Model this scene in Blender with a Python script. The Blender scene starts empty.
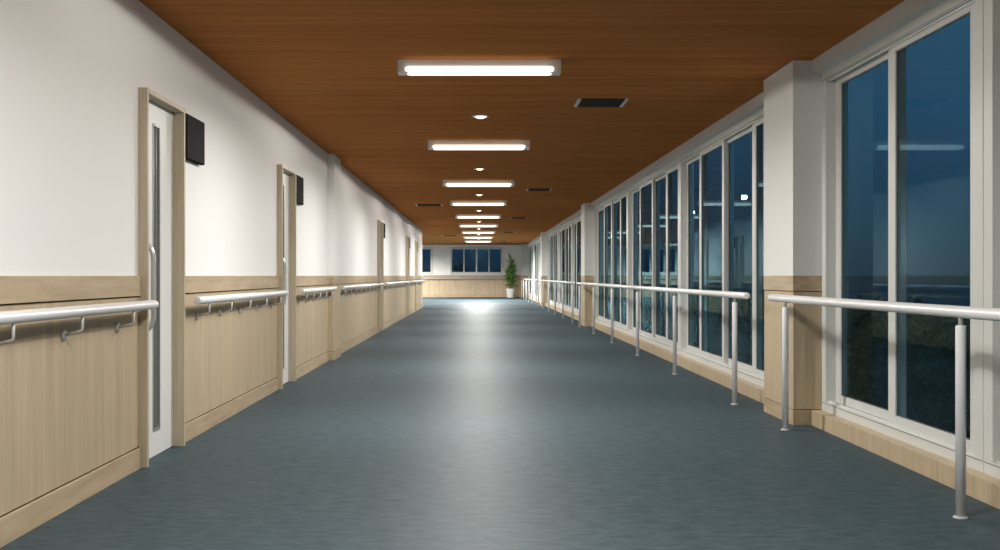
import bpy, bmesh, math, random
from mathutils import Vector, Matrix
R = random.Random(7)
SC = bpy.context.scene
COL = SC.collection
EYE = 1.05
CEIL = 2.56
XL, XR = -1.86, 2.34          # left wall face, face of the kick board under the windows
YB, YF = -2.2, 49.0           # wall behind the camera, far wall

# ------------------------------------------------------------------ materials
def new_mat(name):
    m = bpy.data.materials.new(name); m.use_nodes = True
    return m, m.node_tree, m.node_tree.nodes['Principled BSDF']

def flat(name, col, rough=0.5, metal=0.0, spec=0.5, bump=0.0, bscale=60, var=0.0):
    m, nt, b = new_mat(name)
    b.inputs['Base Color'].default_value = (*col, 1)
    b.inputs['Roughness'].default_value = rough
    b.inputs['Metallic'].default_value = metal
    b.inputs['Specular IOR Level'].default_value = spec
    tc = nt.nodes.new('ShaderNodeTexCoord')
    nz = nt.nodes.new('ShaderNodeTexNoise'); nz.inputs['Scale'].default_value = bscale
    nz.inputs['Detail'].default_value = 4
    nt.links.new(tc.outputs['Object'], nz.inputs['Vector'])
    if bump:
        bp = nt.nodes.new('ShaderNodeBump'); bp.inputs['Strength'].default_value = bump
        bp.inputs['Distance'].default_value = 0.003
        nt.links.new(nz.outputs['Fac'], bp.inputs['Height']); nt.links.new(bp.outputs[0], b.inputs['Normal'])
    if var:
        mx = nt.nodes.new('ShaderNodeMix'); mx.data_type = 'RGBA'
        mx.inputs['A'].default_value = (*[c*(1-var) for c in col], 1)
        mx.inputs['B'].default_value = (*[min(1, c*(1+var)) for c in col], 1)
        nt.links.new(nz.outputs['Fac'], mx.inputs['Factor']); nt.links.new(mx.outputs['Result'], b.inputs['Base Color'])
    return m

def wood(name, c1, c2, c3, scale, rough=0.45, spec=0.4, bump=0.08, rot=(0, 0, 0)):
    """fine grain: noise stretched along one axis (the one with the small scale)"""
    m, nt, b = new_mat(name)
    L = nt.links.new
    tc = nt.nodes.new('ShaderNodeTexCoord')
    mp = nt.nodes.new('ShaderNodeMapping'); mp.inputs['Scale'].default_value = scale
    mp.inputs['Rotation'].default_value = rot
    L(tc.outputs['Object'], mp.inputs['Vector'])
    n1 = nt.nodes.new('ShaderNodeTexNoise'); n1.inputs['Scale'].default_value = 1.0
    n1.inputs['Detail'].default_value = 7; n1.inputs['Roughness'].default_value = 0.62
    n1.inputs['Distortion'].default_value = 0.6
    L(mp.outputs[0], n1.inputs['Vector'])
    cr = nt.nodes.new('ShaderNodeValToRGB')
    e = cr.color_ramp.elements
    e[0].position = 0.28; e[0].color = (*c1, 1); e[1].position = 0.72; e[1].color = (*c3, 1)
    k = e.new(0.5); k.color = (*c2, 1)
    L(n1.outputs['Fac'], cr.inputs['Fac'])
    n2 = nt.nodes.new('ShaderNodeTexNoise'); n2.inputs['Scale'].default_value = 0.28
    n2.inputs['Detail'].default_value = 2
    L(mp.outputs[0], n2.inputs['Vector'])
    mr = nt.nodes.new('ShaderNodeMapRange'); mr.inputs['To Min'].default_value = 0.80; mr.inputs['To Max'].default_value = 1.2
    L(n2.outputs['Fac'], mr.inputs['Value'])
    hs = nt.nodes.new('ShaderNodeHueSaturation')
    L(cr.outputs['Color'], hs.inputs['Color']); L(mr.outputs[0], hs.inputs['Value'])
    L(hs.outputs[0], b.inputs['Base Color'])
    b.inputs['Roughness'].default_value = rough; b.inputs['Specular IOR Level'].default_value = spec
    bp = nt.nodes.new('ShaderNodeBump'); bp.inputs['Strength'].default_value = bump; bp.inputs['Distance'].default_value = 0.002
    L(n1.outputs['Fac'], bp.inputs['Height']); L(bp.outputs[0], b.inputs['Normal'])
    return m

def emis(name, col, strength):
    m, nt, b = new_mat(name)
    b.inputs['Base Color'].default_value = (0.9, 0.9, 0.88, 1)
    b.inputs['Emission Color'].default_value = (*col, 1)
    b.inputs['Emission Strength'].default_value = strength
    return m

M = {}
M['wall'] = flat('white_wall_paint', (0.85, 0.845, 0.835), 0.75, bump=0.05, bscale=220, spec=0.2)
M['pillar'] = flat('pillar_paint', (0.70, 0.705, 0.685), 0.7, bump=0.05, bscale=220, spec=0.2)
PAL = ((0.43, 0.335, 0.215), (0.48, 0.38, 0.25), (0.54, 0.435, 0.295))
M['panel'] = wood('pale_oak_panel', *PAL, (38, 38, 1.7))
M['band_l'] = wood('pale_oak_band', (0.36, 0.27, 0.17), (0.45, 0.35, 0.225), (0.53, 0.425, 0.29), (14, 2.2, 20), rot=(0.5, 0, 0))
M['jamb'] = wood('oak_door_frame', (0.40, 0.34, 0.235), (0.48, 0.41, 0.29), (0.55, 0.48, 0.35), (30, 30, 1.5))
M['ceil'] = wood('brown_wood_ceiling', (0.40, 0.155, 0.050), (0.47, 0.19, 0.064), (0.54, 0.225, 0.080), (0.9, 22, 22), rough=0.8, spec=0.0, bump=0.05)
M['groove'] = flat('dark_joint', (0.045, 0.028, 0.018), 0.8)
M['white_frame'] = flat('white_window_frame', (0.63, 0.64, 0.615), 0.42, spec=0.4, bump=0.02)
M['gasket'] = flat('grey_gasket', (0.12, 0.125, 0.125), 0.6)
M['rail'] = flat('white_rail_coating', (0.78, 0.79, 0.80), 0.25, spec=0.6)
M['bracket'] = flat('grey_bracket_metal', (0.50, 0.49, 0.47), 0.45, metal=0.15)
M['door'] = flat('white_door_leaf', (0.74, 0.74, 0.725), 0.4, spec=0.4)
M['slotframe'] = flat('grey_slot_frame', (0.32, 0.33, 0.32), 0.4, metal=0.4)
M['slotglass'] = flat('frosted_dark_glass', (0.13, 0.14, 0.14), 0.25)
M['handle'] = flat('satin_handle', (0.55, 0.55, 0.52), 0.3, metal=0.35)
M['sign'] = flat('dark_sign_face', (0.045, 0.045, 0.046), 0.6, spec=0.0)
M['signrim'] = flat('dark_sign_body', (0.02, 0.0195, 0.019), 0.7, spec=0.0)
M['fixture'] = flat('white_enamel', (0.80, 0.79, 0.76), 0.5)
M['lamp'] = emis('lit_diffuser', (1.0, 0.93, 0.78), 1.1)
M['bulb'] = emis('lit_warm_lens', (1.0, 0.80, 0.52), 3.0)
M['ventdark'] = flat('dark_vent_louvre', (0.03, 0.018, 0.014), 0.6)
M['ventframe'] = flat('grey_vent_frame', (0.75, 0.72, 0.68), 0.4)
M['pot'] = flat('white_ceramic', (0.78, 0.77, 0.75), 0.35)
M['soil'] = flat('soil', (0.03, 0.02, 0.012), 0.95, bump=0.5, bscale=40)
M['leaf'] = flat('plant_leaf', (0.11, 0.25, 0.045), 0.45, var=0.45, bscale=5)
M['stem'] = flat('plant_stem', (0.14, 0.13, 0.05), 0.7)
M['treeleaf'] = flat('tree_leaf', (0.016, 0.024, 0.008), 0.8, var=0.5, bscale=1.2)
M['bark'] = flat('tree_bark', (0.03, 0.024, 0.018), 0.9, bump=0.4, bscale=12)
M['ground'] = flat('night_ground', (0.006, 0.008, 0.006), 0.95, var=0.4, bscale=0.3)
M['outer'] = flat('outer_wall', (0.3, 0.29, 0.27), 0.8)

def glass_mat():
    """tinted solar-control glass: clear refraction, blue-green mirror reflection"""
    m = bpy.data.materials.new('window_glass'); m.use_nodes = True; nt = m.node_tree; nt.nodes.clear()
    out = nt.nodes.new('ShaderNodeOutputMaterial'); mx = nt.nodes.new('ShaderNodeMixShader')
    fr = nt.nodes.new('ShaderNodeFresnel'); fr.inputs['IOR'].default_value = 1.33
    rf = nt.nodes.new('ShaderNodeBsdfRefraction'); rf.inputs['IOR'].default_value = 1.33; rf.inputs['Roughness'].default_value = 0
    rf.inputs['Color'].default_value = (.88, .96, .98, 1)
    gl = nt.nodes.new('ShaderNodeBsdfGlossy'); gl.inputs['Roughness'].default_value = 0; gl.inputs['Color'].default_value = (.28, .46, .54, 1)
    L = nt.links.new
    L(fr.outputs[0], mx.inputs[0]); L(rf.outputs[0], mx.inputs[1]); L(gl.outputs[0], mx.inputs[2]); L(mx.outputs[0], out.inputs[0])
    return m
M['glass'] = glass_mat()

def floor_mat():
    m, nt, b = new_mat('blue_grey_vinyl')
    L = nt.links.new
    tc = nt.nodes.new('ShaderNodeTexCoord')
    mp = nt.nodes.new('ShaderNodeMapping'); mp.inputs['Scale'].default_value = (9, 26, 1)
    L(tc.outputs['Object'], mp.inputs['Vector'])
    n = nt.nodes.new('ShaderNodeTexNoise'); n.inputs['Scale'].default_value = 1.0; n.inputs['Detail'].default_value = 8
    n.inputs['Roughness'].default_value = 0.72
    L(mp.outputs[0], n.inputs['Vector'])
    n2 = nt.nodes.new('ShaderNodeTexNoise'); n2.inputs['Scale'].default_value = 0.55; n2.inputs['Detail'].default_value = 3
    L(tc.outputs['Object'], n2.inputs['Vector'])
    cr = nt.nodes.new('ShaderNodeValToRGB'); e = cr.color_ramp.elements
    e[0].position = 0.32; e[0].color = (0.028, 0.046, 0.055, 1)
    e[1].position = 0.70; e[1].color = (0.072, 0.101, 0.116, 1)
    L(n.outputs['Fac'], cr.inputs['Fac'])
    mr = nt.nodes.new('ShaderNodeMapRange'); mr.inputs['To Min'].default_value = 0.85; mr.inputs['To Max'].default_value = 1.15
    L(n2.outputs['Fac'], mr.inputs['Value'])
    hs = nt.nodes.new('ShaderNodeHueSaturation'); L(cr.outputs['Color'], hs.inputs['Color']); L(mr.outputs[0], hs.inputs['Value'])
    L(hs.outputs[0], b.inputs['Base Color'])
    b.inputs['Roughness'].default_value = 0.52
    b.inputs['Specular IOR Level'].default_value = 0.0
    b.inputs['Coat Weight'].default_value = 0.62; b.inputs['Coat Roughness'].default_value = 0.47; b.inputs['Coat IOR'].default_value = 1.22
    bp = nt.nodes.new('ShaderNodeBump'); bp.inputs['Strength'].default_value = 0.05; bp.inputs['Distance'].default_value = 0.001
    L(n.outputs['Fac'], bp.inputs['Height']); L(bp.outputs[0], b.inputs['Normal'])
    return m
M['floor'] = floor_mat()

# ------------------------------------------------------------------ mesh builder
class MB:
    def __init__(s): s.bm = bmesh.new(); s.smooth = False
    def box(s, x0, x1, y0, y1, z0, z1, bev=0.0):
        b2 = bmesh.new()
        bmesh.ops.create_cube(b2, size=1)
        for v in b2.verts:
            v.co = Vector(((x0+x1)/2+v.co.x*(x1-x0), (y0+y1)/2+v.co.y*(y1-y0), (z0+z1)/2+v.co.z*(z1-z0)))
        if bev: bmesh.ops.bevel(b2, geom=b2.edges[:], offset=bev, segments=2, profile=0.6, affect='EDGES')
        s._merge(b2); return s
    def _merge(s, b2):
        me = bpy.data.meshes.new('tmp'); b2.to_mesh(me); b2.free(); s.bm.from_mesh(me); bpy.data.meshes.remove(me)
    def lathe(s, prof, origin=(0, 0, 0), axis='Z', seg=24):
        """prof: (radius, height) pairs; closed when a radius is 0"""
        o = Vector(origin); rings = []
        def P(r, h, a):
            c, q = r*math.cos(a), r*math.sin(a)
            return o + {'Z': Vector((c, q, h)), 'Y': Vector((c, h, q)), 'X': Vector((h, c, q))}[axis]
        for r, h in prof:
            rings.append([s.bm.verts.new(P(0, h, 0))] if r == 0 else [s.bm.verts.new(P(r, h, 2*math.pi*i/seg)) for i in range(seg)])
        for a, b in zip(rings, rings[1:]):
            for i in range(seg):
                j = (i+1) % seg
                if len(a) == 1 and len(b) == 1: continue
                f = [a[0], b[j], b[i]] if len(a) == 1 else ([a[i], a[j], b[0]] if len(b) == 1 else [a[i], a[j], b[j], b[i]])
                self_f = s.bm.faces.new(f); self_f.smooth = True
        return s
    def tube(s, pts, r, seg=12, caps=True):
        pts = [Vector(p) for p in pts]; rings = []
        ref = None
        for i, p in enumerate(pts):
            t = (pts[min(i+1, len(pts)-1)]-pts[max(i-1, 0)]).normalized()
            if ref is None:
                ref = t.cross(Vector((0, 0, 1)))
                if ref.length < .05: ref = t.cross(Vector((0, 1, 0)))
            n = (ref - t*ref.dot(t)).normalized(); ref = n; b = t.cross(n)
            rr = r[i] if isinstance(r, (list, tuple)) else r
            rings.append([s.bm.verts.new(p+(n*math.cos(2*math.pi*k/seg)+b*math.sin(2*math.pi*k/seg))*rr) for k in range(seg)])
        for a, c in zip(rings, rings[1:]):
            for k in range(seg):
                f = s.bm.faces.new([a[k], a[(k+1) % seg], c[(k+1) % seg], c[k]]); f.smooth = True
        if caps: s.bm.faces.new(rings[0][::-1]); s.bm.faces.new(rings[-1])
        return s
    def face(s, pts, smooth=False):
        f = s.bm.faces.new([s.bm.verts.new(p) for p in pts]); f.smooth = smooth; return s
    def build(s, name, mat, parent=None, loc=None):
        bmesh.ops.recalc_face_normals(s.bm, faces=s.bm.faces[:])
        me = bpy.data.meshes.new(name); s.bm.to_mesh(me); s.bm.free()
        me.materials.append(M[mat])
        o = bpy.data.objects.new(name, me); COL.objects.link(o)
        if parent: o.parent = parent
        if loc: o.location = loc
        return o

def tag(o, label=None, cat=None, group=None, kind=None):
    for k, v in (('label', label), ('category', cat), ('group', group), ('kind', kind)):
        if v: o[k] = v
    return o
def empty(name, loc=(0, 0, 0)):
    o = bpy.data.objects.new(name, None); COL.objects.link(o); o.location = loc; o.empty_display_size = .1
    return o
def copy_tree(o, parent=None):
    c = o.copy(); COL.objects.link(c)
    if parent: c.parent = parent
    for ch in list(o.children): copy_tree(ch, c)
    return c

# ------------------------------------------------------------------ the shell
tag(MB().box(-8.2, 2.6, YB-.2, YF+.3, -.2, 0).build('floor', 'floor'), 'glossy blue grey vinyl corridor floor', 'floor', kind='structure')
tag(MB().box(-8.2, 2.6, YB-.2, YF+.3, CEIL, CEIL+.2).build('ceiling', 'ceil'), 'brown wood ceiling with fine crosswise grain', 'ceiling', kind='structure')

DOORS = [5.47, 9.245, 18.45, 25.70, 29.30]; DW = 0.71; DH = 2.08
PIL = (12.4, 13.04); WEND = 33.33
w = MB(); y = YB
for d in DOORS:
    w.box(XL-.2, XL, y, d, 0, CEIL); w.box(XL-.2, XL, d, d+DW, DH, CEIL); y = d+DW
w.box(XL-.2, XL, y, WEND, 0, CEIL)
w.box(-8.2, XL-.2, WEND-.2, WEND, 0, CEIL)
tag(w.build('wall_left', 'wall'), 'long white painted wall above the wood wainscot, pierced by five doors', 'wall', kind='structure')
# the far wall with its two windows
def S49(px): return (px-478)*YF/1000
WZ0, WZ1 = 1.12, 2.46
FW = [(-4.85, S49(432.7)), (S49(450), S49(503))]
w = MB()
w.box(-8.2, 2.6, YF, YF+.2, 0, WZ0); w.box(-8.2, 2.6, YF, YF+.2, WZ1, CEIL)
w.box(-8.2, FW[0][0], YF, YF+.2, WZ0, WZ1); w.box(FW[0][1], FW[1][0], YF, YF+.2, WZ0, WZ1); w.box(FW[1][1], 2.6, YF, YF+.2, WZ0, WZ1)
tag(w.build('wall_far', 'wall'), 'white end wall with two night windows above pale wainscot', 'wall', kind='structure')
tag(MB().box(-8.2, -8.0, WEND, YF, 0, CEIL).build('wall_side', 'wall'), 'white end wall of the side passage', 'wall', kind='structure')
tag(MB().box(XL-.2, 2.6, YB-.2, YB, 0, CEIL).build('wall_back', 'wall'), 'white wall closing the corridor behind the viewpoint', 'wall', kind='structure')

# wainscot: panel, top band and baseboard, dark joint lines between them
ntrim = [0]
def wains_part(mb3, x, s, y0, y1):
    """panel/band/base/joint boxes on a wall face at x, growing towards s (+1 / -1), running along y"""
    pn, bd, bs, gr = mb3
    def bx(m, t, z0, z1, e=0.0):
        a, b = x, x+s*t
        m.box(min(a, b), max(a, b), y0, y1, z0, z1, e)
    bx(pn, .008, .118, .934); bx(bd, .020, .94, EYE, .002); bx(bs, .020, 0, .110, .002)
    bx(gr, .005, .110, .118); bx(gr, .005, .934, .94)
SEGS = [(YB, DOORS[0])]
e = [d+DW for d in DOORS]
SEGS += [(e[0], DOORS[1]), (e[1], PIL[0]), (PIL[1], DOORS[2]), (e[2], DOORS[3]), (e[3], DOORS[4]), (e[4], WEND)]
SEGD = ['before the first door', 'between the first and second doors', 'between the second door and the slim pilaster',
        'between the slim pilaster and the third door', 'between the third and fourth doors', 'between the fourth and fifth doors',
        'between the fifth door and the wall corner']
for (a, b), d in zip(SEGS, SEGD):
    ntrim[0] += 1
    m4 = [MB() for _ in range(4)]
    wains_part(m4, XL, 1, a, b)
    o = m4[0].build('trim_%d' % ntrim[0], 'panel')
    tag(o, 'pale wood wainscot panel ' + d, 'wainscot', kind='structure')
    m4[1].build('top_band', 'band_l', o); m4[3].build('joint', 'groove', o)
    tag(m4[2].build('baseboard_left', 'band_l'), 'pale wood baseboard ' + d, 'baseboard', kind='structure')
# wainscot on the far wall
ntrim[0] += 1
o = MB().box(-8.0, 2.34, YF-.008, YF, .118, .934).build('trim_%d' % ntrim[0], 'panel')
tag(o, 'pale wood wainscot panel across the far end wall', 'wainscot', kind='structure')
MB().box(-8.0, 2.34, YF-.02, YF, .94, EYE, .002).build('top_band', 'band_l', o)
MB().box(-8.0, 2.34, YF-.045, YF, EYE, EYE+.03, .004).build('ledge', 'jamb', o)
MB().box(-8.0, 2.34, YF-.005, YF, .934, .94).box(-8.0, 2.34, YF-.005, YF, .11, .118).build('joint', 'groove', o)
tag(MB().box(-8.0, 2.34, YF-.02, YF, 0, .11, .002).build('baseboard_far', 'band_l'), 'pale wood baseboard across the far end wall', 'baseboard', kind='structure')

# pillars (with their own wainscot wrap)
def pillar(x0, x1, y0, y1, mat, label, cat='pillar'):
    o = MB().box(x0, x1, y0, y1, EYE, CEIL).build('pillar', mat)
    t = .004
    MB().box(x0+t, x1-t, y0+t, y1-t, .112, .936).build('wainscot', 'panel', o)
    MB().box(x0, x1, y0, y1, .942, EYE, .002).build('top_band', 'band_l', o)
    MB().box(x0, x1, y0, y1, 0, .106, .002).build('base', 'band_l', o)
    MB().box(x0+.008, x1-.008, y0+.008, y1-.008, .10, .944).build('joint', 'groove', o)
    return tag(o, label, cat, kind='structure')
pillar(XL, XL+.074, PIL[0], PIL[1], 'wall', 'slim white pilaster on the door wall between the second and third doors', 'pilaster')
PILR = [(7.016, 7.738), (20.75, 21.45), (34.70, 35.40)]
PILD = ['wide pale grey pillar between the window walls, at the gap in the handrail',
        'second pale grey pillar, halfway along the window wall',
        'third pale grey pillar along the window wall, seen narrow beyond the second']
for (a, b), d in zip(PILR, PILD): pillar(2.21, 2.6, a, b, 'pillar', d)
pillar(2.10, 2.6, 48.3, YF-.001, 'pillar', 'pale grey corner pillar at the far end behind the potted plant')

# bays of the window wall: kick board, header, windows
BAYS = [(YB, 7.016), (7.738, 20.75), (21.45, 34.70), (35.40, 48.3)]
BD = ['beside the viewpoint, nearest of the four bays', 'of the second bay', 'of the third bay', 'of the farthest bay']
for (a, b), d in zip(BAYS, BD):
    ntrim[0] += 1
    o = MB().box(XR, 2.6, a, b, 2.467, CEIL, .003).build('trim_%d' % ntrim[0], 'white_frame')
    tag(o, 'white header beam above the windows ' + d, 'header', kind='structure')
    o = MB().box(XR, 2.6, a, b, 0, .108, .003).build('baseboard_right', 'panel')
    tag(o, 'pale wood kick board below the windows ' + d, 'baseboard', kind='structure')

nwin = [0]
Z0, Z1 = .108, 2.467
def window(y0, y1, cuts, label, thick=()):
    """sliding window in the right wall: frame + sashes on alternate tracks. cuts: y of sash joints"""
    nwin[0] += 1
    root = empty('window_%d' % nwin[0], (2.47, (y0+y1)/2, Z0))
    tag(root, label, 'window', kind='structure')
    def off(mb): bmesh.ops.translate(mb.bm, verts=mb.bm.verts[:], vec=-Vector(root.location)); return mb
    J = .085; f = MB()
    f.box(2.41, 2.54, y0+.003, y0+J, Z0, Z1, .003); f.box(2.41, 2.54, y1-J, y1-.003, Z0, Z1, .003)
    f.box(2.41, 2.54, y0+J, y1-J, Z0, Z0+.066, .003); f.box(2.41, 2.54, y0+J, y1-J, Z1-.063, Z1, .003)
    f.box(2.430, 2.437, y0+J, y1-J, Z0+.066, Z0+.078); f.box(2.430, 2.437, y0+J, y1-J, Z1-.075, Z1-.063)
    off(f).build('frame', 'white_frame', root)
    q = MB()
    for zz in (Z0+.056, Z1-.056): q.box(2.4092, 2.412, y0+.006, y1-.006, zz-.002, zz+.002)
    off(q).build('frame_seam', 'gasket', root)
    ys = [y0+J]+list(cuts)+[y1-J]
    for i in range(len(ys)-1):
        fr = (i % 2 == 0)                      # front track
        xa = 2.440 if fr else 2.476
        xb = xa+.034
        last = i == len(ys)-2
        W = .10 if y1 < 8 else .085
        a = ys[i]-(-.004 if i == 0 else W/2); b = ys[i+1]+(-.004 if last else W/2)
        wa = W*(1.35 if i in thick else 1); wb = W*(1.35 if i+1 in thick and not last else 1)
        za, zb = Z0+.068, Z1-.065
        s = MB()
        s.box(xa, xb, a, a+wa, za, zb, .003); s.box(xa, xb, b-wb, b, za, zb, .003)
        s.box(xa, xb, a+wa, b-wb, za, za+.055, .003); s.box(xa, xb, a+wa, b-wb, zb-.04, zb, .003)
        so = off(s).build('sash', 'white_frame', root)
        g = MB(); xg = (xa+xb)/2
        g.box(xg-.003, xg+.003, a+wa-.004, b-wb+.004, za+.051, zb-.036)
        off(g).build('glass', 'glass', so)
        q = MB()
        for (p0, p1, r0, r1) in ((a+wa, a+wa+.006, za+.055, zb-.04), (b-wb-.006, b-wb, za+.055, zb-.04), (a+wa, b-wb, za+.055, za+.061), (a+wa, b-wb, zb-.046, zb-.04)):
            q.box(xg-.009, xg-.0032, p0, p1, r0, r1)
        off(q).build('gasket', 'gasket', so)
    return root
window(4.77, 7.016, [5.90], 'tall two-sash sliding window against the near side of the wide pillar')
window(2.50, 4.77, [3.63], 'tall two-sash sliding window cut by the edge of the picture')
window(.20, 2.50, [1.35], 'tall two-sash sliding window beside the viewpoint')
window(YB, .20, [-1.0], 'tall two-sash sliding window behind the viewpoint')
window(7.738, 11.98, [8.86, 9.96, 10.98], 'tall four-sash sliding window just beyond the wide pillar, above the handrail end', (1,))
window(11.98, 16.15, [12.95, 14.0, 15.06], 'tall four-sash sliding window, middle one of the second bay', (1,))
window(16.15, 20.75, [17.15, 18.3, 19.35], 'tall four-sash sliding window against the near side of the second pillar', (1,))
NM = ['just beyond the %s pillar', 'in the middle between the %s pillar and the next', 'against the near side of the %s']
for (a, b), (p, q) in zip(BAYS[2:], (('second', 'third pillar'), ('third', 'far corner pillar'))):
    L = (b-a)/3
    for k in range(3):
        y0 = a+k*L
        d = NM[k] % (q if k == 2 else p)
        window(y0, y0+L, [y0+L*.25, y0+L*.5, y0+L*.75], 'tall four-sash sliding window ' + d, (1,))

def far_window(x0, x1, n, label):
    nwin[0] += 1
    root = empty('window_%d' % nwin[0], ((x0+x1)/2, YF, WZ0)); tag(root, label, 'window', kind='structure')
    def off(mb): bmesh.ops.translate(mb.bm, verts=mb.bm.verts[:], vec=-Vector(root.location)); return mb
    f = MB(); J = .07
    f.box(x0, x0+J, YF-.03, YF+.1, WZ0, WZ1, .004); f.box(x1-J, x1, YF-.03, YF+.1, WZ0, WZ1, .004)
    f.box(x0+J, x1-J, YF-.03, YF+.1, WZ0, WZ0+.07, .004); f.box(x0+J, x1-J, YF-.03, YF+.1, WZ1-.07, WZ1, .004)
    off(f).build('frame', 'white_frame', root)
    W = (x1-x0-2*J)/n
    for i in range(n):
        a = x0+J+i*W; b = a+W; ya = YF+.01+(.03 if i % 2 else 0); yb = ya+.028
        s = MB(); t = .035
        s.box(a, a+t, ya, yb, WZ0+.07, WZ1-.07); s.box(b-t, b, ya, yb, WZ0+.07, WZ1-.07)
        s.box(a+t, b-t, ya, yb, WZ0+.07, WZ0+.11); s.box(a+t, b-t, ya, yb, WZ1-.11, WZ1-.07)
        so = off(s).build('sash', 'white_frame', root)
        off(MB().box(a+t-.004, b-t+.004, ya+.011, ya+.017, WZ0+.106, WZ1-.106)).build('glass', 'glass', so)
far_window(*FW[0], 4, 'end wall window partly hidden by the corner of the door wall')
far_window(*FW[1], 4, 'four-pane end wall window fully in view at the end of the corridor')

# ------------------------------------------------------------------ doors (built around y=0 then copied)
def make_door():
    root = empty('door_1', (XL, 0, 0))
    t = .026; X = -XL
    def mb(): return MB()
    f = mb(); f.box(-.2, .052, 0, t, 0, DH, .002); f.box(-.2, .052, DW-t, DW, 0, DH, .002); f.box(-.2, .052, t, DW-t, DH-t, DH, .002)
    f.build('door_frame', 'jamb', root)
    a, b = t, DW-t
    lf = mb()
    s0, s1, sz0, sz1 = .302, .428, .148, 1.93                       # narrow vision slot
    lf.box(-.06, -.018, a, s0, .004, DH-t); lf.box(-.06, -.018, s1, b, .004, DH-t)
    lf.box(-.06, -.018, s0, s1, .004, sz0); lf.box(-.06, -.018, s0, s1, sz1, DH-t)
    leaf = lf.build('door_leaf', 'door', root)
    q = mb(); g = .014
    q.box(-.056, -.013, s0, s0+g, sz0, sz1, .002); q.box(-.056, -.013, s1-g, s1, sz0, sz1, .002)
    q.box(-.056, -.013, s0+g, s1-g, sz0, sz0+g, .002); q.box(-.056, -.013, s0+g, s1-g, sz1-g, sz1, .002)
    q.box(-.050, -.016, s0+.056, s0+.064, sz0+g, sz1-g)
    q.build('slot_frame', 'slotframe', leaf)
    mb().box(-.047, -.041, s0+g, s1-g, sz0+g, sz1-g).build('slot_glass', 'slotglass', leaf)
    # D-shaped pull handle
    yh = .092; z0, z1 = .737, 1.237; out = .054; pts = []
    rr = .085
    for k in range(9):
        th = math.pi/2*k/8
        pts.append((-.02+(out+.02)*math.sin(th), yh, z0+rr-rr*math.cos(th)))
    for k in range(9):
        th = math.pi/2*k/8
        pts.append((-.02+(out+.02)*math.cos(th), yh, z1-rr+rr*math.sin(th)))
    mb().tube(pts, .0135, 14).build('handle', 'handle', root)
    return root
DD = ['nearest white sliding door in the left wall, with a tall narrow vision slot', 'second white sliding door, just before the slim pilaster',
      'third white sliding door, first beyond the slim pilaster', 'fourth white sliding door, small in the distance', 'fifth white sliding door, last before the wall corner']
door = make_door(); door.location.y = DOORS[0]; tag(door, DD[0], 'door', kind='structure')
for i in range(1, 5):
    c = copy_tree(door); c.name = 'door_%d' % (i+1); c.location.y = DOORS[i]; c['label'] = DD[i]

# dark plaque beside each door
def make_sign():
    root = empty('door_sign', (XL, 0, 1.785))
    MB().box(.010, .034, .0, .40, 0, .285, .003).build('sign_body', 'signrim', root)
    MB().box(.034, .040, .004, .396, .004, .281, .002).build('sign_face', 'sign', root)
    MB().box(0, .010, .06, .34, .05, .235).build('mounting_plate', 'signrim', root)
    return root
SD = ['blank dark wall sign beside the nearest door, largest of the five', 'blank dark wall sign beside the second door, before the slim pilaster', 'blank dark wall sign beside the third door, just past the slim pilaster',
      'tiny blank dark wall sign beside the fourth door', 'tiny blank dark wall sign beside the fifth door, by the wall corner']
sg = make_sign(); tag(sg, SD[0], 'sign', 'dark signs beside the doors'); sg.location.y = DOORS[0]+DW+.085
for i in range(1, 5):
    c = copy_tree(sg); c.location.y = DOORS[i]+DW+.085; c['label'] = SD[i]

# ------------------------------------------------------------------ wall handrails
RX, RZ, RR = -1.765, .893, .0255
def capped(mb, p0, p1, r, ax, seg=20):
    a, b = p0[ax], p1[ax]; o = list(p0); o[ax] = 0
    e = .006
    mb.lathe([(0, a), (r-e, a), (r-.0015, a+.0025), (r, a+e), (r, b-e), (r-.0015, b-.0025), (r-e, b), (0, b)], o, 'XYZ'[ax], seg)
    return mb
def bracket_mesh(mb=None):
    """local: wall face at x=0, rail centre at x=.095, z=0"""
    m = MB(); x = RX-XL
    m.tube([(x, 0, -RR+.003), (x, 0, -.078), (x-.004, 0, -.088), (x-.012, 0, -.092), (.022, 0, -.106)], .0065, 8)
    m.lathe([(0, .0085), (.024, .0085), (.026, .012), (.022, .019), (0, .021)], (0, 0, -.108), 'X', 14)
    return m
brk = None
def wall_rail(y0, y1, brs, label):
    global brk
    root = empty('wall_handrail', (XL, y0, 0))
    tag(root, label, 'handrail', 'handrails along the door wall')
    capped(MB(), (RX-XL, 0, RZ), (RX-XL, y1-y0, RZ), RR, 1).build('rail', 'rail', root)
    for yb in brs:
        if brk is None:
            o = bracket_mesh().build('bracket', 'bracket', root); brk = o
        else:
            o = brk.copy(); COL.objects.link(o); o.parent = root
        o.location = (0, yb-y0, RZ)
def spread(a, b, s):
    n = max(2, int(round((b-a)/s))+1); return [a+(b-a)*k/(n-1) for k in range(n)]
wall_rail(-1.9, 5.455, [5.126-.664*k for k in range(10)], 'round white handrail running past the viewpoint and ending at the nearest door')
wall_rail(6.285, 9.20, spread(6.57, 8.95, .6), 'round white handrail on the wainscot between the first and second doors')
wall_rail(10.03, 12.36, spread(10.3, 12.1, .5), 'short white handrail between the second door and the slim pilaster')
wall_rail(13.10, 18.50, spread(13.35, 18.2, .6), 'white handrail between the slim pilaster and the third door')
wall_rail(19.24, 25.75, spread(19.5, 25.4, .6), 'distant white handrail between the third and fourth doors')
wall_rail(26.48, 29.35, spread(26.8, 29.0, .6), 'distant short white handrail between the fourth and fifth doors')
wall_rail(30.08, 33.25, spread(30.4, 33.0, .6), 'distant white handrail between the fifth door and the wall corner')
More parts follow.
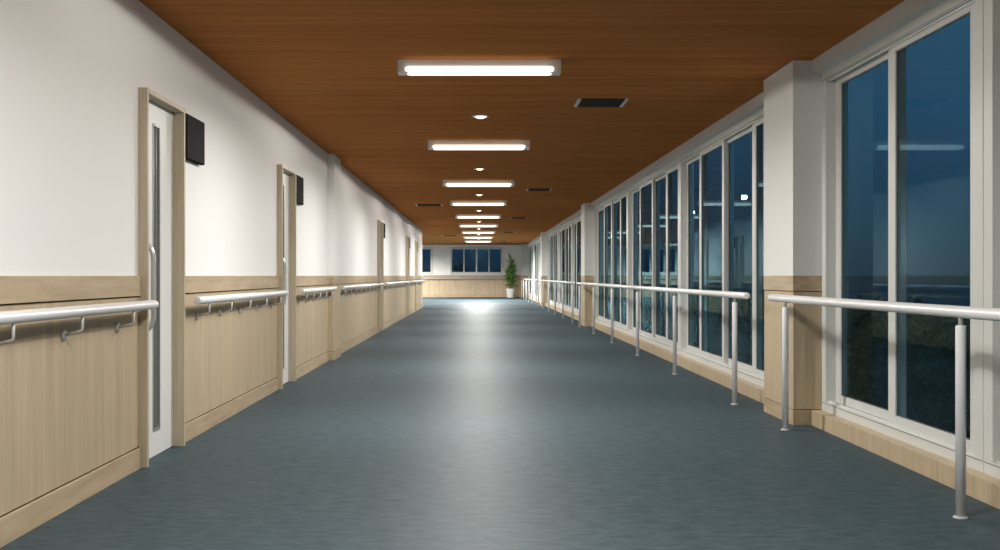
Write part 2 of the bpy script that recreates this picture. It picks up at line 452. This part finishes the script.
# handrail on the far wall
root = empty('wall_handrail', (0, YF, 0)); tag(root, 'long thin handrail across the far end wall below the windows', 'handrail')
capped(MB(), (-7.6, -.09, .90), (1.95, -.09, .90), RR, 0).build('rail', 'bracket', root)
fb = None
for k in range(11):
    if fb is None:
        m = MB(); m.tube([(0, -.09, -.02), (0, -.09, -.08), (0, -.03, -.105)], .009, 8)
        m.lathe([(0, -.021), (.026, -.021), (.026, -.032), (0, -.036)], (0, 0, -.105), 'Y', 12)
        fb = m.build('bracket', 'bracket', root); o = fb
    else:
        o = fb.copy(); COL.objects.link(o); o.parent = root
    o.location = (S49(437.5)+.81*(k-6), 0, .90)

# ------------------------------------------------------------------ free-standing handrails along the windows
FX = 2.09
post = None
def floor_rail(y0, y1, posts, label):
    global post
    root = empty('standing_handrail', (FX, y0, 0)); tag(root, label, 'handrail', 'handrails on posts along the windows')
    capped(MB(), (0, 0, RZ), (0, y1-y0, RZ), .0265, 1, 24).build('rail', 'rail', root)
    for yp in posts:
        if post is None:
            post = MB().lathe([(0, .006), (.0215, .006), (.0215, .828), (.019, .835), (0, .835)], (0, 0, 0), 'Z', 20).build('post', 'rail', root)
            MB().lathe([(.0, .834), (.0095, .834), (.0095, .862), (.013, .873), (0, .873)], (0, 0, 0), 'Z', 12).build('neck', 'bracket', post)
            MB().lathe([(0, 0), (.031, 0), (.031, .005), (.027, .009), (.0215, .010), (0, .010)], (0, 0, 0), 'Z', 20).build('floor_flange', 'bracket', post)
            o = post
        else:
            o = copy_tree(post, root)
        o.location = (0, yp-y0, 0)
floor_rail(-2.0, 7.13, [6.80, 4.33, 1.86, -.6], 'white tubular handrail on posts beside the nearest windows, ending at the wide pillar')
floor_rail(7.77, 20.90, [8.14, 10.62, 13.10, 15.58, 18.05, 20.55], 'white tubular handrail on posts between the wide pillar and the second pillar')
floor_rail(21.75, 34.85, [22.1, 24.58, 27.05, 29.5, 32.0, 34.5], 'white tubular handrail on posts between the second and third pillars')
floor_rail(35.6, 48.1, [35.95, 38.4, 40.85, 43.3, 45.75, 47.8], 'white tubular handrail on posts beyond the third pillar, near the potted plant')

# ------------------------------------------------------------------ ceiling lights
ORD = ['nearest', 'second', 'third', 'fourth', 'fifth', 'sixth', 'seventh', 'eighth', 'ninth']
def make_light():
    root = empty('ceiling_light', (0.01, 0, CEIL))
    h = MB()
    h.box(-.57, .57, 0, .11, -.094, -.0005, .003)
    # end cheeks
    h.build('housing', 'fixture', root)
    # rounded luminous cover along the lower part, on both long sides and below
    d = MB(); L = .515; prof = []
    cy, hw = .055, .078
    for k in range(13):
        th = math.pi*k/12
        prof.append((cy-hw*math.cos(th), -.074-.026*math.sin(th)))
    prof = [(cy-hw+.008, -.052), (cy-hw, -.060)]+prof+[(cy+hw, -.060), (cy+hw-.008, -.052)]
    bmv = d.bm
    ringsA = []
    for x, s in ((-L, .62), (-L+.012, .9), (-L+.03, 1), (L-.03, 1), (L-.012, .9), (L, .62)):
        zc = -.070
        ringsA.append([bmv.verts.new((x, cy+(p-cy)*(.9+.1*s), zc+(q-zc)*s)) for p, q in prof])
    for a, b in zip(ringsA, ringsA[1:]):
        n = len(a)
        for k in range(n):
            j = (k+1) % n
            f = bmv.faces.new([a[k], a[j], b[j], b[k]]); f.smooth = True
    bmv.faces.new(ringsA[0]); bmv.faces.new(ringsA[-1][::-1])
    d.build('diffuser', 'lamp', root)
    ld = bpy.data.lights.new('tube_light', 'AREA'); ld.shape = 'RECTANGLE'; ld.size = 1.01; ld.size_y = .05
    ld.energy = 58; ld.color = (1.0, .975, .93); ld.spread = math.radians(165)
    lo_ = bpy.data.objects.new('tube_light', ld); COL.objects.link(lo_); lo_.parent = root; lo_.location = (0, .055, -.1003)
    return root
def brighter(root, k=2.2):
    for o in root.children:
        if o.type == 'LIGHT': o.data = o.data.copy(); o.data.energy *= k
LY = [6.97, 11.16, 15.8, 20.1, 24.6, 29.0, 33.5, 37.9, 42.4]
lt = make_light(); lt.location.y = LY[0]
LL = lambda i: '%s lit fluorescent batten across the wood ceiling, counted along the row' % ORD[i]
tag(lt, LL(0), 'light', 'fluorescent battens down the ceiling')
for i in range(1, 9):
    c = copy_tree(lt); c.location.y = LY[i]; c['label'] = LL(i)
    if i > 4: brighter(c, 1.6 if i < 7 else (4.5 if i < 8 else 8))
c = copy_tree(lt); c.location.y = 2.7; c['label'] = 'lit fluorescent batten overhead, outside the picture'
for (px, py), t in zip([(-4.2, 46.3), (-4.2, 41.5), (-4.2, 36.5)], ['nearest the end windows', 'in the middle of it', 'farthest from the end windows']):  # unseen battens added behind the corner to brighten the far wall and floor
    c = copy_tree(lt); c.location.x = px; c.location.y = py; brighter(c, 6); c['label'] = 'added unseen fill batten in the hidden side passage, ' + t

def make_down():
    root = empty('downlight', (0.025, 0, CEIL))
    MB().lathe([(.058, 0), (.084, 0), (.084, -.004), (.079, -.008), (.062, -.009), (.055, -.003), (.055, .0)], (0, 0, 0), 'Z', 28).build('trim_ring', 'fixture', root)
    MB().lathe([(.0, -.024), (.018, -.023), (.034, -.018), (.048, -.008), (.052, -.0005), (0, -.0005)], (0, 0, 0), 'Z', 24).build('lens', 'bulb', root)
    ld = bpy.data.lights.new('bulb_light', 'SPOT'); ld.energy = 52; ld.spot_size = math.radians(178); ld.spot_blend = .03; ld.color = (1.0, .955, .88); ld.shadow_soft_size = .045
    q = bpy.data.objects.new('bulb_light', ld); COL.objects.link(q); q.parent = root; q.location = (0, 0, -.045)
    return root
DY = [9.46, 14.1, 18.6, 23.1, 27.8, 32.1, 36.4, 40.8]
dl = make_down(); dl.location.y = DY[0]
DL = lambda i: 'small round warm downlight between the %s and %s battens' % (ORD[i], ORD[i+1])
tag(dl, DL(0), 'light', 'small round downlights')
for i in range(1, 8):
    c = copy_tree(dl); c.location.y = DY[i]; c['label'] = DL(i)

for yy, t in ((4.9, 'just outside the picture above the first door'), (.4, 'above the viewpoint')):
    c = copy_tree(dl); c.location.y = yy; c['label'] = 'small round warm downlight ' + t
def make_vent(wx, wy):
    root = empty('ceiling_vent', (0, 0, CEIL))
    h = .014; t = .028
    MB().box(-wx/2, -wx/2+t, -wy/2, wy/2, -h, -.0005, .002).build('side_frame', 'ventframe', root)
    MB().box(wx/2-t, wx/2, -wy/2, wy/2, -h, -.0005, .002).build('side_frame', 'ventframe', root)
    MB().box(-wx/2+t, wx/2-t, -wy/2, -wy/2+.02, -h, -.0005, .002).build('long_frame', 'ventdark', root)
    MB().box(-wx/2+t, wx/2-t, wy/2-.02, wy/2, -h, -.0005, .002).build('long_frame', 'ventdark', root)
    MB().box(-wx/2+t, wx/2-t, -wy/2+.02, wy/2-.02, -.004, -.0005).build('backing', 'ventdark', root)
    n = 7
    s = MB()
    for k in range(n):
        yy = -wy/2+.02+(wy-.04)*(k+.5)/n
        s.face([(-wx/2+t, yy-.012, -.005), (wx/2-t, yy-.012, -.005), (wx/2-t, yy+.012, -h), (-wx/2+t, yy+.012, -h)])
        s.face([(-wx/2+t, yy-.010, -.005), (wx/2-t, yy-.010, -.005), (wx/2-t, yy+.014, -h), (-wx/2+t, yy+.014, -h)])
    s.build('louvres', 'ventdark', root)
    return root
v = make_vent(.43, .36); v.location.x = 1.066; v.location.y = 8.70
VL = ['dark louvred ceiling vent nearest the viewpoint, window side', 'second dark ceiling vent on the window side', 'third dark ceiling vent on the window side',
      'fourth dark ceiling vent on the window side', 'farthest small dark ceiling vent on the window side']
tag(v, VL[0], 'vent', 'ceiling vents on the window side')
for i, yy in enumerate([17.5, 26.1, 34.7, 43.1]):
    c = copy_tree(v); c.location.y = yy; c['label'] = VL[i+1]
v = make_vent(.56, .46); v.location.x = -1.04; v.location.y = 21.3
tag(v, 'wide dark ceiling vent above the third and fourth doors, door side', 'vent', 'ceiling vents on the door side')
c = copy_tree(v); c.location.y = 37.6; c['label'] = 'far dark ceiling vent beyond the end of the door wall'

# ------------------------------------------------------------------ potted plant
root = empty('potted_plant', (1.56, 47.9, 0))
tag(root, 'green leafy plant in a white pot by the far corner pillar', 'plant')
MB().lathe([(0, 0), (.165, 0), (.172, .006), (.205, .40), (.208, .43), (.192, .43), (.186, .39), (0, .385)], (0, 0, 0), 'Z', 32).build('pot', 'pot', root)
MB().lathe([(0, .386), (.184, .388), (.12, .402), (0, .41)], (0, 0, 0), 'Z', 20).build('soil', 'soil', root)
st = MB()
canes = [((0.0, 0.0), (.02, .0, 1.68)), ((.06, .03), (.15, .05, 1.24)), ((-.06, .0), (-.17, .02, 1.16)), ((0, -.06), (.02, -.10, .98))]
for (bx, by), (tx, ty, tz) in canes:
    st.tube([(bx, by, .38), (bx*.6+tx*.4, by*.6+ty*.4, .38+(tz-.38)*.45), (tx, ty, tz)], [.022, .018, .010], 8)
st.build('stem', 'stem', root)
lf = MB()
def leaf(base, az, el, ln, wd, droop):
    N = 7; p = Vector(base); ctr = []; e_ = el
    for k in range(N+1):
        ctr.append(p.copy())
        d = Vector((math.cos(az)*math.cos(e_), math.sin(az)*math.cos(e_), math.sin(e_)))
        p = p+d*ln/N; e_ -= droop/N
    side = Vector((-math.sin(az), math.cos(az), 0))
    rows = []
    for k, c in enumerate(ctr):
        t = k/N; ww = wd*(math.sin(math.pi*min(1, t*.92+.08))**.75)*(1 if t < .98 else .1)
        up = Vector((-math.cos(az)*math.sin(el), -math.sin(az)*math.sin(el), math.cos(el)))
        rows.append([lf.bm.verts.new(c+side*ww+up*ww*.35), lf.bm.verts.new(c), lf.bm.verts.new(c-side*ww+up*ww*.35)])
    for a, b in zip(rows, rows[1:]):
        for j in (0, 1):
            f = lf.bm.faces.new([a[j], a[j+1], b[j+1], b[j]]); f.smooth = True
for (bx, by), (tx, ty, tz) in canes:
    n = int(20*(tz-.5))+6
    for k in range(n):
        t = k/(n-1); z = .56+(tz-.56)*t
        q = (z-.38)/(tz-.38)
        b = (bx+(tx-bx)*q, by+(ty-by)*q, z)
        el = .25+1.1*t+R.uniform(-.2, .2)
        leaf(b, k*2.4+R.uniform(-.4, .4), el, R.uniform(.36, .50)*(.85+.2*t), R.uniform(.052, .070), R.uniform(.5, 1.2)*(1-.6*t))
lo = lf.build('foliage', 'leaf', root)
sm = lo.modifiers.new('thickness', 'SOLIDIFY'); sm.thickness = .003

# ------------------------------------------------------------------ outside: ground and trees in the night
GZ = -7.0
tag(MB().box(-80, 160, -60, 240, GZ-.3, GZ).build('ground', 'ground'), 'dark ground outside far below the windows', 'ground', kind='structure')
tag(MB().box(-8.2, 2.6, YB-.2, YF+.3, GZ, -.2).build('wall_lower_floor', 'outer'), 'outer wall of the storeys below the corridor', 'wall', kind='structure')
def make_tree(seed, h, rad):
    r = random.Random(seed)
    root = empty('tree', (0, 0, GZ))
    tk = MB(); tk.tube([(0, 0, 0), (.1, .05, h*.3), (.05, 0, h*.6), (0, .05, h*.85)], [.22, .17, .12, .05], 10)
    for k in range(7):
        a = r.uniform(0, 6.28); z = h*r.uniform(.3, .6)
        tk.tube([(.05, 0, z), (math.cos(a)*rad*.35, math.sin(a)*rad*.35, z+h*.12), (math.cos(a)*rad*.7, math.sin(a)*rad*.7, z+h*.2)], [.08, .05, .02], 6)
    tk.build('trunk', 'bark', root)
    cr = MB()
    clumps = [(Vector((r.uniform(-1, 1)*rad*.62, r.uniform(-1, 1)*rad*.62, h*r.uniform(.42, .88))), rad*r.uniform(.28, .45)) for _ in range(26)]
    for c, q in clumps:
        q2 = q*(1.15-.35*c.z/h)
        for _ in range(210):
            d = Vector((r.gauss(0, 1), r.gauss(0, 1), r.gauss(0, 1))).normalized()
            p = c+d*q2*r.uniform(.55, 1.08)
            s = r.uniform(.07, .15)
            u = Vector((r.gauss(0, 1), r.gauss(0, 1), r.gauss(0, 1))).normalized(); v = u.cross(d)
            if v.length < .1: continue
            v = v.normalized()
            cr.face([p-u*s, p-v*s*.5, p+u*s, p+v*s*.5])
    cr.build('crown', 'treeleaf', root)
    return root
protos = [make_tree(3, 7.6, 2.4), make_tree(11, 6.8, 2.8), make_tree(23, 8.4, 2.5)]
spots = [(13.5, 14), (11.5, 21), (14.0, 26.5), (12.2, 31), (15.5, 36), (12.5, 41), (14.5, 47), (12.3, 53), (15.5, 60), (13, 67), (16, 76), (13.5, 86)]
TD = ['in view through the window cut by the picture edge', 'seen through the nearest windows, closest to the building', 'standing back behind the nearest windows', 'seen through the glass beside the wide pillar',
      'standing back beyond the wide pillar', 'seen beyond the wide pillar through the second bay', 'standing back in the second bay of windows', 'seen low behind the middle of the second bay',
      'standing back, far along the window wall', 'far along the window wall, close to the building line', 'very far along the window wall', 'last of the row along the window wall']
tn = 0
for i, (x, y) in enumerate(spots):
    o = protos[i] if i < 3 else copy_tree(protos[i % 3])
    o.location = (x, y, GZ); o.rotation_euler.z = i*1.3
    k = 1+.08*math.sin(i*2.1); o.scale = (k, k, k)
    tag(o, 'dark night tree ' + TD[i], 'tree', 'dark trees outside the windows')
fs = [(-11, 68), (-5.2, 74), (-1.6, 66), (2.3, 74), (6.6, 66)]
FD = ['far out beyond the hidden end window', 'beyond the partly hidden end window', 'beyond the end wall window, in its first panes', 'beyond the end wall window, in its middle panes', 'beyond the end wall window, nearest the plant side']
for i, (x, y) in enumerate(fs):
    o = copy_tree(protos[i % 3]); o.location = (x, y, GZ); o.rotation_euler.z = i*2.2; o.scale = (1.12, 1.12, 1.12+.05*(i % 2))
    tag(o, 'dark night tree ' + FD[i], 'tree', 'dark trees outside the windows')

# ------------------------------------------------------------------ night sky
W = bpy.data.worlds.new('night'); SC.world = W; W.use_nodes = True
nt = W.node_tree; bg = nt.nodes['Background']
tc = nt.nodes.new('ShaderNodeTexCoord'); sp = nt.nodes.new('ShaderNodeSeparateXYZ')
nt.links.new(tc.outputs['Generated'], sp.inputs[0])
cr = nt.nodes.new('ShaderNodeValToRGB'); el = cr.color_ramp.elements
el[0].position = 0.0; el[0].color = (.006, .014, .026, 1)
el[1].position = 1.0; el[1].color = (.036, .086, .118, 1)
for p, c in ((.04, (.008, .028, .052)), (.14, (.015, .052, .098)), (.34, (.030, .080, .125))):
    k = el.new(p); k.color = (*c, 1)
nt.links.new(sp.outputs['Z'], cr.inputs['Fac']); nt.links.new(cr.outputs[0], bg.inputs['Color'])
bg.inputs['Strength'].default_value = 1.0

# ------------------------------------------------------------------ camera
cd = bpy.data.cameras.new('camera'); cam = bpy.data.objects.new('camera', cd); COL.objects.link(cam)
cam.location = (0, 0, EYE); cam.rotation_euler = (math.pi/2, 0, 0)
cd.sensor_width = 36; cd.sensor_fit = 'HORIZONTAL'; cd.lens = 36
cd.shift_x = .022; cd.shift_y = .0007
cd.clip_start = .05; cd.clip_end = 500
SC.camera = cam
vs = SC.view_settings
SC.display_settings.display_device = 'sRGB'
vs.view_transform = 'Standard'; vs.look = 'None'; vs.gamma = 1; vs.use_curve_mapping = False
vs.exposure = 0.55
SC.cycles.max_bounces = 12; SC.cycles.diffuse_bounces = 5; SC.cycles.glossy_bounces = 5; SC.cycles.transmission_bounces = 10
SC.cycles.sample_clamp_indirect = 6
SC.cycles.use_denoising = True
